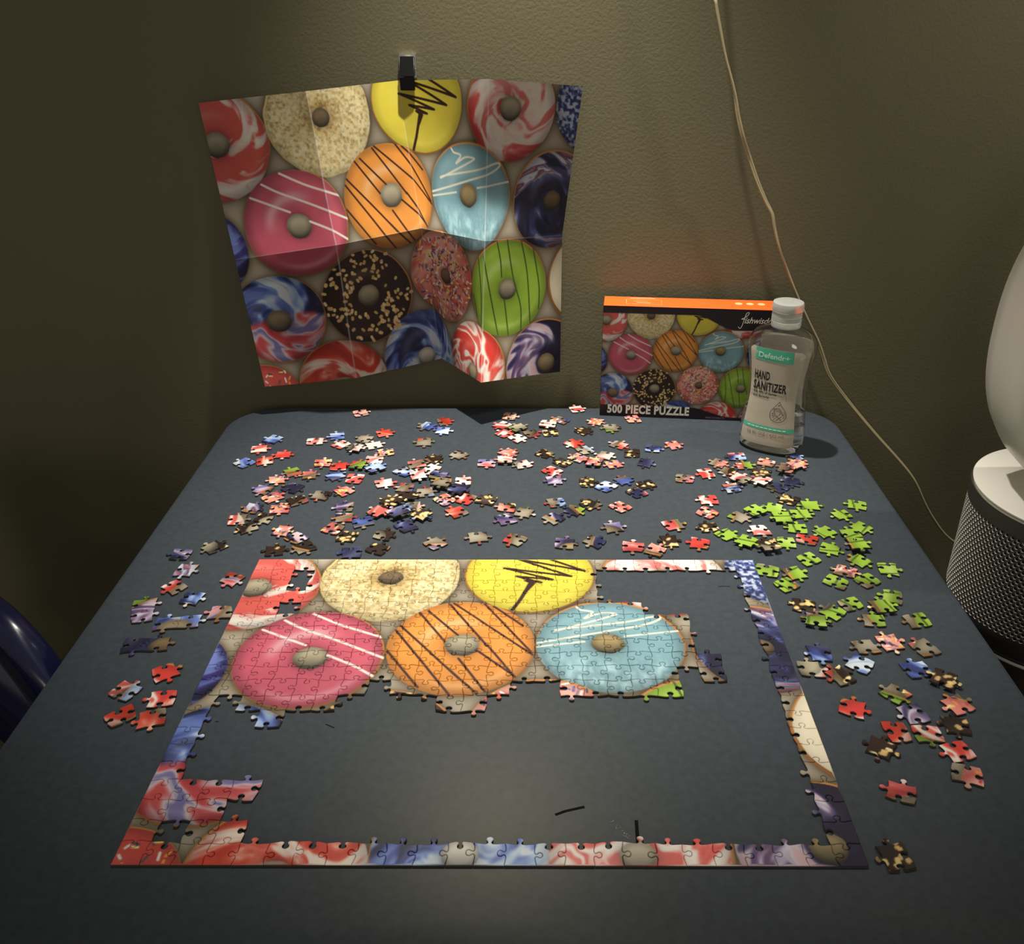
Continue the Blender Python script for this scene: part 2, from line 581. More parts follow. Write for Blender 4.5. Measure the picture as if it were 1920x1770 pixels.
# ------------------------------------------------------------------ materials
M_WALL = mat('wall_paint', (0.134, 0.123, 0.072, 1), rough=0.75, spec=0.25, noise=(3.0, 0.05), bump=(260, 0.42, 0.0010))
M_FLOOR = mat('carpet', (0.06, 0.05, 0.04, 1), rough=0.95, spec=0.1, noise=(60, 0.3))
M_TABLE = mat('table_vinyl', (0.041, 0.049, 0.058, 1), rough=0.40, spec=0.11, noise=(160, 0.10), bump=(1400, 0.12, 0.0003), tint=(1.0, 0.90, 0.58, 1))
_b = M_TABLE.node_tree.nodes['Principled BSDF']
_b.inputs['Sheen Weight'].default_value = 0.12
_b.inputs['Sheen Roughness'].default_value = 0.35
_b.inputs['Sheen Tint'].default_value = (0.36, 0.60, 1.0, 1)
M_STEEL = mat('painted_steel', (0.05, 0.05, 0.055, 1), rough=0.4, spec=0.5)
M_CARD = print_mat('puzzle_card', 0.42, 0.35)
M_PAPER = print_mat('poster_paper', 0.36, 0.4)
M_BOXP = print_mat('box_print', 0.38, 0.4)
M_BLACK = mat('black_card', (0.012, 0.008, 0.010, 1), rough=0.4, spec=0.35)
M_ORANGE = mat('orange_card', rgb(240, 92, 34), rough=0.45, spec=0.3)
M_GREYINK = mat('grey_ink', rgb(206, 200, 186), rough=0.5)
M_ORINK = mat('pale_ink_on_orange', rgb(255, 170, 125), rough=0.5)
M_CORD = mat('cream_cord', rgb(168, 156, 122), rough=0.45, spec=0.4)
M_PLUG = M_CORD
M_NAVY = mat('navy_plastic', (0.010, 0.011, 0.045, 1), rough=0.22, spec=0.5, bump=(500, 0.05, 0.0004))
M_CLIP = mat('black_enamel', (0.004, 0.004, 0.004, 1), rough=0.3, spec=0.4)
M_CHROME = mat('chrome', (0.78, 0.77, 0.72, 1), rough=0.2, metal=1.0)
M_PET = mat('clear_plastic', (1, 1, 1, 1), rough=0.02, trans=1.0, ior=1.40, spec=0.5)
M_GEL = mat('clear_gel', (0.97, 0.99, 0.99, 1), rough=0.0, trans=1.0, ior=1.35)
M_CAP = mat('frosted_cap', (0.80, 0.81, 0.77, 1), rough=0.28, trans=0.72, ior=1.25)
M_LABEL = mat('white_label', rgb(214, 206, 186), rough=0.5, spec=0.3)
_n = M_LABEL.node_tree
_t = _n.nodes.new('ShaderNodeBsdfTranslucent')               # thin film label: light from behind shines through
_t.inputs['Color'].default_value = rgb(226, 222, 206)
_m = _n.nodes.new('ShaderNodeMixShader')
_m.inputs['Fac'].default_value = 0.45
_n.links.new(_n.nodes['Principled BSDF'].outputs['BSDF'], _m.inputs[1])
_n.links.new(_t.outputs['BSDF'], _m.inputs[2])
_n.links.new(_m.outputs['Shader'], _n.nodes['Material Output'].inputs['Surface'])
M_TEAL = mat('teal_ink', rgb(72, 168, 138), rough=0.5)
M_LPALE = mat('pale_teal_ink', rgb(196, 226, 208), rough=0.5)
M_INK = mat('black_ink', (0.008, 0.007, 0.008, 1), rough=0.5)
M_GINK = mat('grey_lettering', rgb(120, 122, 112), rough=0.5)
M_SILVER = mat('silver_plastic', (0.80, 0.78, 0.71, 1), rough=0.32, metal=0.10, spec=0.5)
M_DISC = mat('white_plastic', (0.74, 0.72, 0.65, 1), rough=0.4, spec=0.4)
M_GRILLE = mat('grille_metal', (0.075, 0.068, 0.060, 1), rough=0.36, metal=0.35)
M_LIT_LIP = mat('lit_hole_edge', (0.78, 0.75, 0.68, 1), rough=0.35, metal=0.3)  # paler than the sleeve: light catching the hole lips is put into the colour
M_DARK = mat('dark_core', (0.006, 0.006, 0.007, 1), rough=0.7)
M_STAND = mat('stand_wood', (0.03, 0.022, 0.016, 1), rough=0.5, noise=(30, 0.2))
M_SCUFF = mat('dark_scuff', (0.008, 0.008, 0.007, 1), rough=0.9, spec=0.0)
M_SMUDGE = mat('pale_smudge', (0.15, 0.15, 0.12, 1), rough=0.8)

# ------------------------------------------------------------------ the room
bm = bmesh.new()
box_bm(bm, -2.6, 2.6, WALLY, WALLY + 0.1, 0, 2.6)
tag(link('wall_back', from_bm(bm, 'wall_back'), M_WALL), kind='structure')
bm = bmesh.new()
box_bm(bm, -2.6, 2.6, -2.0, WALLY + 0.1, -0.05, 0)
tag(link('floor', from_bm(bm, 'floor'), M_FLOOR), kind='structure')

# ------------------------------------------------------------------ folding table
TX0, TX1, TY0, TY1, TR = -0.427, 0.420, 0.361, 1.211, 0.068
table = empty('folding_table', ((TX0 + TX1) / 2, (TY0 + TY1) / 2, 0))
tag(table, 'dark grey square folding table with rounded corners under the jigsaw puzzle', 'table')
tcx, tcy = table.location.x, table.location.y


def rounded_slab(name, hx, hy, r, z0, z1, bev=0.006, n=14):
    ring = []
    for (sx, sy, a0) in ((1, 1, 0), (-1, 1, 90), (-1, -1, 180), (1, -1, 270)):
        for k in range(n + 1):
            a = math.radians(a0 + 90 * k / n)
            ring.append((sx * (hx - r) + r * math.cos(a), sy * (hy - r) + r * math.sin(a), math.cos(a), math.sin(a)))
    prof = [(-bev, z0), (0, z0 + bev), (0, z1 - bev), (-bev * 0.3, z1 - bev * 0.3), (-bev, z1)]
    verts, faces = [], []
    N = len(ring)
    for off, z in prof:
        for (x, y, nx, ny) in ring:
            verts.append((x + nx * off, y + ny * off, z))
    for i in range(len(prof) - 1):
        for k in range(N):
            faces.append((i * N + k, i * N + (k + 1) % N, (i + 1) * N + (k + 1) % N, (i + 1) * N + k))
    faces.append(tuple(range(N - 1, -1, -1)))
    faces.append(tuple((len(prof) - 1) * N + k for k in range(N)))
    me = mesh(name, verts, faces, True)
    me.set_sharp_from_angle(angle=math.radians(50))
    return me


hx, hy = (TX1 - TX0) / 2, (TY1 - TY0) / 2
link('table_top', rounded_slab('table_top', hx, hy, TR, TZ - 0.036, TZ), M_TABLE, table)
bm = bmesh.new()
for s in (-1, 1):
    box_bm(bm, -hx + .06, hx - .06, s * (hy - .06) - .012, s * (hy - .06) + .012, TZ - .072, TZ - .0365)
    box_bm(bm, s * (hx - .06) - .012, s * (hx - .06) + .012, -hy + .072, hy - .072, TZ - .072, TZ - .0365)
link('apron', from_bm(bm, 'apron'), M_STEEL, table)
leg_me = None
for sx in (-1, 1):
    for sy in (-1, 1):
        link('leg', tube_mesh('leg', [(sx * (hx - .085), sy * (hy - .085), TZ - .0725), (sx * (hx - .05), sy * (hy - .05), 0.0)], 0.0125), M_STEEL, table)


def table_mark(name, pts, w, m):
    c = Vector((tcx, tcy, 0))
    P = [tab(*p) - c for p in pts]
    vs, fs = stroke_verts([(p.x, p.y) for p in P], w)
    link(name, mesh(name, [(x, y, TZ + 0.00012) for x, y in vs], fs), m, table)


table_mark('scuff_mark', [(1041, 1528), (1060, 1521), (1096, 1513)], 0.0022, M_SCUFF)
table_mark('scuff_mark', [(1193, 1538), (1196, 1582)], 0.0026, M_SCUFF)
table_mark('scuff_mark', [(611, 1358), (618, 1361), (627, 1365)], 0.0009, M_SCUFF)
table_mark('scuff_mark', [(1347, 1100), (1356, 1099), (1369, 1100)], 0.0008, M_SCUFF)
table_mark('scuff_mark', [(403, 1353), (410, 1353)], 0.0008, M_SCUFF)
sr = random.Random(3)
for k in range(26):
    t = sr.random()
    x, y = 1147 + 34 * t + sr.uniform(-3, 3), 1539 + 36 * t + sr.uniform(-3, 3)
    table_mark('smudge', [(x, y), (x + sr.uniform(1, 3), y + sr.uniform(-1.5, 2.5))], sr.uniform(.0004, .0009), M_SMUDGE)

# ------------------------------------------------------------------ jigsaw: cut lines
PW, PD, NCOL, NROW, THICK = 0.52, 0.38, 25, 20, 0.0023
cw, ch = PW / NCOL, PD / NROW
jr = random.Random(77)
corner = {}
for r in range(NROW + 1):
    for c in range(NCOL + 1):
        jx = 0 if c in (0, NCOL) else jr.uniform(-.07, .07) * cw
        jy = 0 if r in (0, NROW) else jr.uniform(-.07, .07) * ch
        corner[r, c] = np.array([c * cw + jx, PD - r * ch + jy])
KNOB = [(0, 0), (.20, -.030), (.36, -.045), (.435, -.005), (.43, .055), (.385, .12), (.39, .19), (.44, .235), (.50, .248), (.56, .235), (.61, .19), (.615, .12), (.57, .055), (.565, -.005), (.64, -.045), (.80, -.030), (1, 0)]


def knob_edge(p, q, s):
    """Cut from p to q, knob to the left of the direction for s=+1."""
    d = q - p
    n = np.array([-d[1], d[0]])
    L = np.hypot(*d)
    n = n / L * 0.0202
    sh, hs, ws = jr.uniform(-.06, .06), jr.uniform(.92, 1.12), jr.uniform(.92, 1.1)
    pts = []
    for t, h in KNOB:
        tt = t if t in (0, 1) else .5 + (t - .5) * ws + sh
        pts.append(p + d * tt + n * s * h * hs)
    sm = smooth_path([Vector((a[0], a[1], 0)) for a in pts], 2)
    return [np.array([v.x, v.y]) for v in sm]


HE, VE = {}, {}
for r in range(NROW + 1):
    for c in range(NCOL):
        p, q = corner[r, c], corner[r, c + 1]
        HE[r, c] = [p, q] if r in (0, NROW) else knob_edge(p, q, jr.choice((-1, 1)))
for r in range(NROW):
    for c in range(NCOL + 1):
        p, q = corner[r, c], corner[r + 1, c]
        VE[r, c] = [p, q] if c in (0, NCOL) else knob_edge(p, q, jr.choice((-1, 1)))


def outline(r, c):
    """Counter-clockwise outline of one piece in puzzle coordinates."""
    top, bot, le, ri = HE[r, c], HE[r + 1, c], VE[r, c], VE[r, c + 1]
    o = list(le)[:-1] + list(bot)[:-1] + list(ri[::-1])[:-1] + list(top[::-1])[:-1]
    return np.array(o)


def inset(P, d):
    a, b = np.roll(P, 1, 0), np.roll(P, -1, 0)
    t1, t2 = P - a, b - P
    t1 = t1 / np.maximum(np.linalg.norm(t1, axis=1, keepdims=True), 1e-9)
    t2 = t2 / np.maximum(np.linalg.norm(t2, axis=1, keepdims=True), 1e-9)
    n = np.stack([-(t1[:, 1] + t2[:, 1]), t1[:, 0] + t2[:, 0]], 1)
    ln = np.maximum(np.linalg.norm(n, axis=1, keepdims=True), 0.6)
    return P + n / ln * d * np.minimum(2 / ln, 1.3)


def inside(P, Q):
    x, y = Q[:, 0][:, None], Q[:, 1][:, None]
    ax, ay = P[:, 0][None], P[:, 1][None]
    bx, by = np.roll(P[:, 0], -1)[None], np.roll(P[:, 1], -1)[None]
    c = ((ay > y) != (by > y)) & (x < (bx - ax) * (y - ay) / np.where(by == ay, 1e-12, by - ay) + ax)
    return c.sum(1) % 2 == 1


def seg_dist(P, Q):
    a, b = P, np.roll(P, -1, 0)
    d = b - a
    t = np.clip(((Q[:, None] - a[None]) * d[None]).sum(-1) / np.maximum((d * d).sum(-1), 1e-12)[None], 0, 1)
    return np.linalg.norm(Q[:, None] - a[None] - t[..., None] * d[None], axis=-1).min(1)


def piece_mesh(r, c, step, centred):
    P = outline(r, c)
    ctr = np.array([(c + .5) * cw, PD - (r + .5) * ch]) if centred else np.zeros(2)
    rim, top = inset(P, 0.00013), inset(P, 0.00062)
    n = len(P)
    lo, hi = top.min(0), top.max(0)
    gx, gy = np.meshgrid(np.arange(lo[0] + step / 2, hi[0], step), np.arange(lo[1] + step / 2, hi[1], step))
    Q = np.stack([gx.ravel(), gy.ravel()], 1)
    Q = Q[inside(top, Q)]
    Q = Q[seg_dist(top, Q) > step * 0.45]
    pts = np.concatenate([top, Q])
    sc = 1000.0
    cv, _, cf, ov, _, _ = delaunay_2d_cdt([Vector((p[0] * sc, p[1] * sc)) for p in pts], [], [list(range(n))], 1, 1e-4)
    tv = np.array([(v.x / sc, v.y / sc) for v in cv])
    nt_ = len(tv)
    remap = {}
    for i, src in enumerate(ov):
        for s_ in src:
            remap[s_] = i
    V = np.zeros((nt_ + 3 * n, 3))
    V[:nt_, :2] = tv
    V[:nt_, 2] = THICK
    V[nt_:nt_ + n, :2] = rim
    V[nt_:nt_ + n, 2] = THICK - 0.00040
    V[nt_ + n:nt_ + 2 * n] = V[nt_:nt_ + n]
    V[nt_ + 2 * n:, :2] = rim
    F = [tuple(f) for f in cf]
    for i in range(n):
        j = (i + 1) % n
        F.append((nt_ + i, nt_ + j, remap[j], remap[i]))
        F.append((nt_ + 2 * n + i, nt_ + 2 * n + j, nt_ + n + j, nt_ + n + i))
    F.append(tuple(nt_ + 2 * n + i for i in range(n - 1, -1, -1)))
    uv = V[:, :2].copy()
    cols = lin(ink(uv[:, 0] / PW * AW, (PD - uv[:, 1]) / PD))
    cols[nt_ + n:] = lin(C(70, 63, 54))          # grey board on the cut, darkened to carry the shade of the sides
    V[:, :2] -= ctr
    me = mesh('piece', V, F)
    paint(me, cols)
    return me


FILL = {0: range(25), 1: [0, 1] + list(range(3, 17)) + [24], 2: [0, 1] + list(range(3, 17)) + [24], 3: list(range(17)) + [24],
        4: [0, 1] + list(range(3, 19)) + [24], 5: list(range(21)) + [24], 6: list(range(21)) + [24], 7: list(range(21)) + [24],
        8: list(range(22)) + [24], 9: list(range(20)) + [21, 24], 10: list(range(7)) + list(range(8, 13)) + list(range(15, 20)) + [24],
        11: [0, 2, 3, 4, 5, 10, 11, 24], 12: [0, 3, 24], 13: [0, 24], 14: [0, 24], 15: [0, 24], 16: [0, 1, 2, 3, 24],
        17: [0, 1, 2, 24], 18: [0, 2, 3, 24], 19: range(25)}
# the assembled frame and doughnuts lie near the front of the table
puzzle = empty('jigsaw_puzzle', (-0.0312 - PW / 2, 0.4280 + 0.0006, TZ + 0.0002), -0.0024)
tag(puzzle, 'partly assembled doughnut jigsaw with finished border and pink, orange, blue doughnuts', 'puzzle')
placed = set()
for r, cs in FILL.items():
    for c in cs:
        placed.add((r, c))
        o = link('piece', piece_mesh(r, c, 0.00092, True), M_CARD, puzzle)
        o.location = ((c + .5) * cw, PD - (r + .5) * ch, jr.uniform(0, 0.00012))
        o.rotation_euler = (jr.gauss(0, .006), jr.gauss(0, .006), 0)

# ------------------------------------------------------------------ loose pieces
KEY = dict(P=C(238, 180, 165), R=C(226, 84, 76), B=C(104, 134, 205), U=C(86, 74, 150), N=C(110, 80, 48), K=C(58, 38, 26), T=C(200, 168, 104),
           C=C(238, 226, 208), G=C(148, 186, 60), W=C(205, 200, 196), O=C(236, 150, 120), E=C(110, 88, 58), V=C(48, 52, 108), A=C(176, 158, 124))
LOOSE = '''512,825,B 487,843,P 591,829,P 531,854,R 457,869,U 497,866,O 631,819,U 640,835,P 611,870,O 639,875,R 546,888,N 581,892,N 631,894,U 520,901,P
676,776,P 722,813,R 684,824,C 702,836,W 666,843,C 722,851,A 704,862,P 665,876,T 701,880,B 801,800,U 834,792,R 831,809,B 796,830,T 861,854,T
809,864,K 794,874,N 800,880,W 767,888,B 779,891,P 822,898,B 665,899,O 720,908,P 957,782,A 1082,768,P 1051,789,R 944,799,P 946,814,P 977,807,C 972,822,W
1002,812,R 1027,801,W 1019,811,E 952,851,P 916,869,R 945,865,A 980,872,W 1021,852,R 1076,834,O 1065,866,E 1094,847,W 1094,864,P 1035,887,O 1039,900,B
1117,792,P 1145,804,T 1094,809,K 1186,787,P 1160,836,N 1184,851,R 1225,842,U 1264,836,O 1135,856,A 1140,871,P 1105,866,P 1211,869,B 1102,906,E 1170,902,U 1213,910,R
1380,857,B 1347,870,N 1395,874,N 1435,869,P 1488,858,U 1493,873,P 1473,886,N 1324,889,O 1285,899,N 1367,886,R 1426,886,E 1393,900,A 1424,905,A 1455,914,B 1484,905,B
1372,916,B 1327,939,P 1325,963,P 1480,939,E 492,920,R 549,916,B 512,934,P 556,940,K 602,930,R 475,954,B 524,956,P 497,972,R 447,976,A 463,991,R 531,997,P 557,1011,B
514,1034,R 569,1028,K 402,1027,R 646,922,P 646,954,B 645,974,N 631,990,N 649,1006,E 682,977,V 711,962,O 764,921,N 800,924,C 772,938,K 741,947,N 772,948,B
756,965,U 776,961,E 762,989,U 719,1004,R 710,1030,R 660,1038,U 815,1021,T 867,906,A 830,919,T 856,925,U 868,929,O 840,937,P 895,936,N 856,961,O 949,953,N 981,963,C
949,974,U 896,1009,C 965,1013,E 1042,944,B 1076,959,R 1106,947,N 1037,973,R 1135,914,U 1162,952,P 1195,925,B 1151,990,B 1060,1020,R 1115,1017,R 1187,1027,O
1227,1033,N 1255,1016,K 1261,986,O 1312,1021,R 1328,990,E 1385,971,A 1416,961,G 1450,954,G 1515,949,G 1504,964,G 1467,975,G 1494,992,G 1367,1006,G 1424,996,A
1399,1018,G 1436,1028,E 1474,1020,G 1512,1013,O 1517,1050,G 1604,949,G 1577,967,G 1545,1000,G 1612,991,G 1597,1006,G 1556,1032,G 1606,1027,G 1612,1054,G
1584,1073,P 1664,1069,G 1437,1072,G 1489,1078,G 1475,1098,G 1569,1092,G 1625,1090,G 1669,1122,G 1594,1134,G 1561,1148,G 1653,1139,G 1636,1164,G 1505,1138,E
1528,1167,G 1718,1165,G 1622,1214,G 1667,1207,A 1734,1216,G 1535,1229,V 1523,1254,A 1571,1268,E 1612,1246,W 1718,1257,V 1767,1277,E 1597,1329,R 1680,1306,E
1712,1341,U 1684,1374,R 1734,1374,A 1794,1322,P 1791,1363,K 1652,1405,K 1794,1410,R 1812,1453,P 1687,1488,O 1680,1609,E 339,1042,U 349,1071,W 327,1102,P
361,1124,V 436,1088,P 413,1150,P 311,1262,R 235,1298,C 305,1311,R 228,1345,R 283,1350,R'''
LOOSE = [(float(a), float(b), k) for a, b, k in (t.split(',') for t in LOOSE.split())]
PAIRS = [((271, 1147), [(16, 22), (17, 22)], 0.25, 'purple and pink marbled'), ((336, 1170), [(14, 1), (14, 2)], 0.12, 'navy and brown'), ((274, 1212), [(7, 22), (7, 23)], 0.05, 'pale blue and pink marbled')]
free = [(r, c) for r in range(NROW) for c in range(NCOL) if (r, c) not in placed]
for _, cells, _, _ in PAIRS:
    for cell in cells:
        if cell in free:
            free.remove(cell)
cellcol = {}
for (r, c) in free:
    g = np.linspace(.12, .88, 7)
    u, v = np.meshgrid((c + g) / NCOL * AW, (r + g) / NROW)
    cellcol[r, c] = ink(u, v).reshape(-1, 3).mean(0)
WT = np.array([1.0, 1.2, 1.0])


def chroma(c):
    m = c.mean()
    return np.concatenate([(c - m) * 2.2, [m * 0.9]])


# hand each free cell of the picture to the loose spot whose colour it fits best
pairs = []
for i, (x, y, k) in enumerate(LOOSE):
    for cell in free:
        pairs.append((float(np.linalg.norm(chroma(KEY[k]) - chroma(cellcol[cell]))), i, cell))
pairs.sort(key=lambda t: t[0])
assign, used = {}, set()
for dist, i, cell in pairs:
    if i in assign or cell in used:
        continue
    q = cellcol[cell]
    if LOOSE[i][2] != 'G' and q[1] > q[0] * 1.02 and q[1] > q[2] * 1.18:      # green cells only go to green spots
        continue
    assign[i] = cell
    used.add(cell)
for i in range(len(LOOSE)):                                   # more spots than free cells: repeat the best look-alike
    if i not in assign:
        k = LOOSE[i][2]
        near = sorted(free, key=lambda cell: np.linalg.norm(chroma(KEY[k]) - chroma(cellcol[cell])))[:6]
        assign[i] = near[i % 6]

NAMES = [('lime green', (148, 186, 60)), ('coral red', (224, 72, 62)), ('salmon pink', (236, 140, 128)), ('pale pink', (240, 200, 190)), ('cream white', (236, 228, 212)), ('light blue', (118, 150, 214)),
         ('violet blue', (76, 80, 150)), ('dark navy', (42, 42, 92)), ('plum purple', (110, 74, 116)), ('chocolate brown', (56, 38, 28)), ('nut brown', (118, 88, 54)), ('tan', (176, 150, 104)), ('grey', (186, 180, 168)), ('olive brown', (96, 84, 62)), ('lavender grey', (160, 152, 184))]


def colour_word(c):
    return min(NAMES, key=lambda n: np.linalg.norm(chroma(c) - chroma(C(*n[1]))))[0]


lr = random.Random(19)
spots = []
for i, (x, y, k) in enumerate(LOOSE):
    p = tab(x, y + 1)
    rz = lr.uniform(0, 2 * math.pi)
    spots.append([p.x, p.y, rz, 0])
placed_out = []
pair_spots = []
for (px, py), cells, rz, word in PAIRS:
    p = tab(px, py)
    pair_spots.append((p.x, p.y, rz))
for _ in range(70):                                            # ease pieces apart so that few lie on one another
    for i in range(len(spots)):
        for j in range(i + 1, len(spots)):
            dx, dy = spots[j][0] - spots[i][0], spots[j][1] - spots[i][1]
            d = math.hypot(dx, dy)
            if 1e-6 < d < 0.0242:
                k = (0.0242 - d) * 0.12 / d
                spots[i][0] -= dx * k; spots[i][1] -= dy * k
                spots[j][0] += dx * k; spots[j][1] += dy * k
loose_objs = []
polys = []
for i, (x, y, k) in enumerate(LOOSE):
    r, c = assign[i]
    P = outline(r, c) - np.array([(c + .5) * cw, PD - (r + .5) * ch])
    sx, sy, rz, _ = spots[i]
    best = None
    for trial in range(20):                                    # turn the piece until it clears its neighbours, else let it lie on top
        a = rz + trial * 0.317
        ca, sa = math.cos(a), math.sin(a)
        Q = P @ np.array([[ca, sa], [-sa, ca]]) + np.array([sx, sy])
        hits = [lv for (B, lv, ctr) in polys if math.hypot(ctr[0] - sx, ctr[1] - sy) < .034 and (inside(B, Q).any() or inside(Q, B).any())]
        lv = 1 + max(hits) if hits else 0
        if best is None or lv < best[0]:
            best = (lv, a, Q)
        if lv == 0:
            break
    lv, a, Q = best
    polys.append((Q, lv, (sx, sy)))
    o = link('jigsaw_piece', piece_mesh(r, c, 0.00125, True), M_CARD)
    o.location = (sx, sy, TZ + 0.0002 + min(lv, 2) * 0.00245)
    o.rotation_euler = (0, 0, a)
    loose_objs.append((o, x, y, cellcol[r, c]))

ORD = ['', 'second ', 'third ', 'fourth ', 'fifth ', 'sixth ', 'seventh ', 'eighth ', 'ninth ', 'tenth ', 'eleventh ', 'twelfth ', 'thirteenth ', 'fourteenth ', 'fifteenth ', 'sixteenth ', 'seventeenth ', 'eighteenth ', 'nineteenth ', 'twentieth ']


def zone(x, y):
    if y > 1036 and x < 600:
        return 'left of the puzzle', 'y'
    if x > 1345 and y > 925:
        return 'right of the puzzle', 'y'
    if x < 740:
        return "behind the puzzle's left corner", 'x'
    if x < 1000:
        return "behind the puzzle's yellow doughnut", 'x'
    if x < 1280:
        return 'in front of the puzzle box', 'x'
    return 'in front of the bottle', 'x'


groups = {}
for o, x, y, col in loose_objs:
    z, ax = zone(x, y)
    groups.setdefault((colour_word(col), z, ax), []).append((o, x, y))
for (w, z, ax), items in groups.items():
    items.sort(key=lambda t: t[2] if ax == 'y' else t[1])
    for n, (o, x, y) in enumerate(items):
        if len(items) == 1:
            lab = 'the one %s loose jigsaw piece %s' % (w, z)
        elif ax == 'y':
            lab = '%s jigsaw piece, %sfarthest of its colour %s' % (w, ORD[n % 20] if n < 20 else '%dth ' % (n + 1), z)
        else:
            lab = '%s jigsaw piece, %sleftmost of its colour %s' % (w, ORD[n] if n < 20 else '%dth ' % (n + 1), z)
        tag(o, lab, 'puzzle piece', 'loose jigsaw pieces on the table')

for (px, py), cells, rz, word in PAIRS:
    p = tab(px, py)
    t = empty('joined_pieces', (p.x, p.y, TZ + 0.0002), rz)
    tag(t, '%s pair of joined jigsaw pieces left of the puzzle' % word, 'puzzle piece', 'loose jigsaw pieces on the table')
    mx = sum((c + .5) * cw for r, c in cells) / 2
    my = sum(PD - (r + .5) * ch for r, c in cells) / 2
    for (r, c) in cells:
        o = link('piece', piece_mesh(r, c, 0.00125, True), M_CARD, t)
        o.location = ((c + .5) * cw - mx, PD - (r + .5) * ch - my, 0)

# ------------------------------------------------------------------ folded poster on the wall
PG = np.array([[(372, 193), (573, 171), (745, 151), (917, 148), (1093, 162)], [(441, 487), (630, 460), (790, 428), (909, 452), (1054, 441)], [(497, 725), (668, 709), (828, 672), (902, 717), (1050, 697)]], float)
DV = np.array([0, .2, .4, .5, .6, .8, 1])
DL = np.array([[.008, .040, .005, .050, .060], [.009, .044, .017, .038, .047], [.020, .054, .038, .032, .034], [.040, .068, .056, .048, .027], [.044, .056, .042, .048, .026], [.050, .040, .020, .052, .026], [.055, .026, .008, .088, .025]])
GU, GV = 620, 450
us, vs_ = np.linspace(0, 1, GU + 1), np.linspace(0, 1, GV + 1)


def panels(a):
    """Straight folds: values at the five vertical creases spread linearly over the panels between them."""
    i = np.minimum((us * 4).astype(int), 3)
    f = us * 4 - i
    return a[:, i] * (1 - f)[(None,) * 1 + (slice(None),) + (None,) * (a.ndim - 2)] + a[:, i + 1] * f[(None,) * 1 + (slice(None),) + (None,) * (a.ndim - 2)]


def soften(a, k=18):
    h = len(a) // 2
    out = []
    for part in (a[:h + 1], a[h:]):
        for _ in range(2):
            p = np.concatenate([2 * part[:1] - part[k:0:-1], part, 2 * part[-1:] - part[-2:-k - 2:-1]])
            c = np.cumsum(np.concatenate([np.zeros((1,) + p.shape[1:]), p]), 0)
            part = (c[2 * k + 1:] - c[:-2 * k - 1]) / (2 * k + 1)
        out.append(part)
    return np.concatenate([out[0][:-1], (out[0][-1:] + out[1][:1]) / 2, out[1][1:]])


relief = panels(soften(np.stack([np.interp(vs_, DV, DL[:, c]) for c in range(5)], 1)))
pix = panels(np.stack([np.stack([np.interp(vs_, [0, .5, 1], PG[:, c, t]) for c in range(5)], 1) for t in (0, 1)], 2))
vx, vy = (pix[..., 0] - CX) / FPX, (pix[..., 1] - CY) / FPX
dY = math.cos(PITCH) - vy * math.sin(PITCH)
dZ = -math.sin(PITCH) - vy * math.cos(PITCH)
k_ = (WALLY - relief) / dY
S = np.stack([vx * k_, dY * k_, CAMZ + dZ * k_], -1)
wob = 0.0016 * np.sin(us * 19)[None, :] * np.sin(vs_ * 13)[:, None]
S[..., 1] -= wob
po = Vector((float(S[GV, GU // 2, 0]), float(S[GV, GU // 2, 1]), float(S[GV, GU // 2, 2])))
idx = np.arange((GU + 1) * (GV + 1)).reshape(GV + 1, GU + 1)
quads = np.stack([idx[:-1, :-1], idx[1:, :-1], idx[1:, 1:], idx[:-1, 1:]], -1).reshape(-1, 4)
me = bpy.data.meshes.new('poster')
V = (S.reshape(-1, 3) - np.array(po)).astype(np.float32)
me.vertices.add(len(V)); me.vertices.foreach_set('co', V.ravel())
me.loops.add(quads.size); me.loops.foreach_set('vertex_index', quads.ravel().astype(np.int32))
me.polygons.add(len(quads)); me.polygons.foreach_set('loop_start', np.arange(0, quads.size, 4, dtype=np.int32))
me.polygons.foreach_set('use_smooth', np.zeros(len(quads), dtype=bool))
me.update(calc_edges=True)
me.validate()
U2, V2 = np.meshgrid(us * AW, vs_)
cols = lin(ink(U2, V2))
worn = np.zeros(U2.shape)                              # ink worn off along the folds
for q_, amt in ((.25, .34), (.5, .16), (.75, .40)):
    worn = np.maximum(worn, amt * np.exp(-(np.abs(U2 / AW - q_) / .0014) ** 2))
worn = np.maximum(worn, .12 * np.exp(-(np.abs(V2 - .5) / .0014) ** 2))
worn *= 0.5 + fbm(U2 * 30, V2 * 30, 141, 3)
cols = (cols * (1 - worn[..., None]) + 0.72 * worn[..., None]).reshape(-1, 3)
paint(me, cols)
poster = link('poster', me, M_PAPER)
poster.location = po
tag(poster, 'creased doughnut picture poster hanging on the wall from a black clip', 'poster')

# clip that holds the poster
ct, cb = onY(762, 104, WALLY - .012), onY(764, 170, WALLY - .020)
clip = empty('binder_clip', (ct.x, WALLY, cb.z))
tag(clip, 'small black and chrome spring clip holding the poster on the wall', 'clip')
CHh, CWd = ct.z - cb.z, 0.0185
link('back_plate', bevel_box('back_plate', (-CWd / 2 - .0012, CWd / 2 + .0014, -.0060, -.0002, .004, CHh + .0012), .0008, 2), M_CHROME, clip)
bm = bmesh.new()
y_t, y_b = -.0125, -.0200
vs8 = [(-CWd / 2, -.0062, .0155), (CWd / 2, -.0062, .0155), (CWd / 2, -.0062, CHh - .001), (-CWd / 2, -.0062, CHh - .001), (-CWd / 2, y_b, .0155), (CWd / 2, y_b, .0155), (CWd / 2, y_t, CHh - .001), (-CWd / 2, y_t, CHh - .001)]
vv = [bm.verts.new(p) for p in vs8]
for f in ((0, 1, 2, 3), (7, 6, 5, 4), (0, 4, 5, 1), (1, 5, 6, 2), (2, 6, 7, 3), (3, 7, 4, 0)):
    bm.faces.new([vv[i] for i in f])
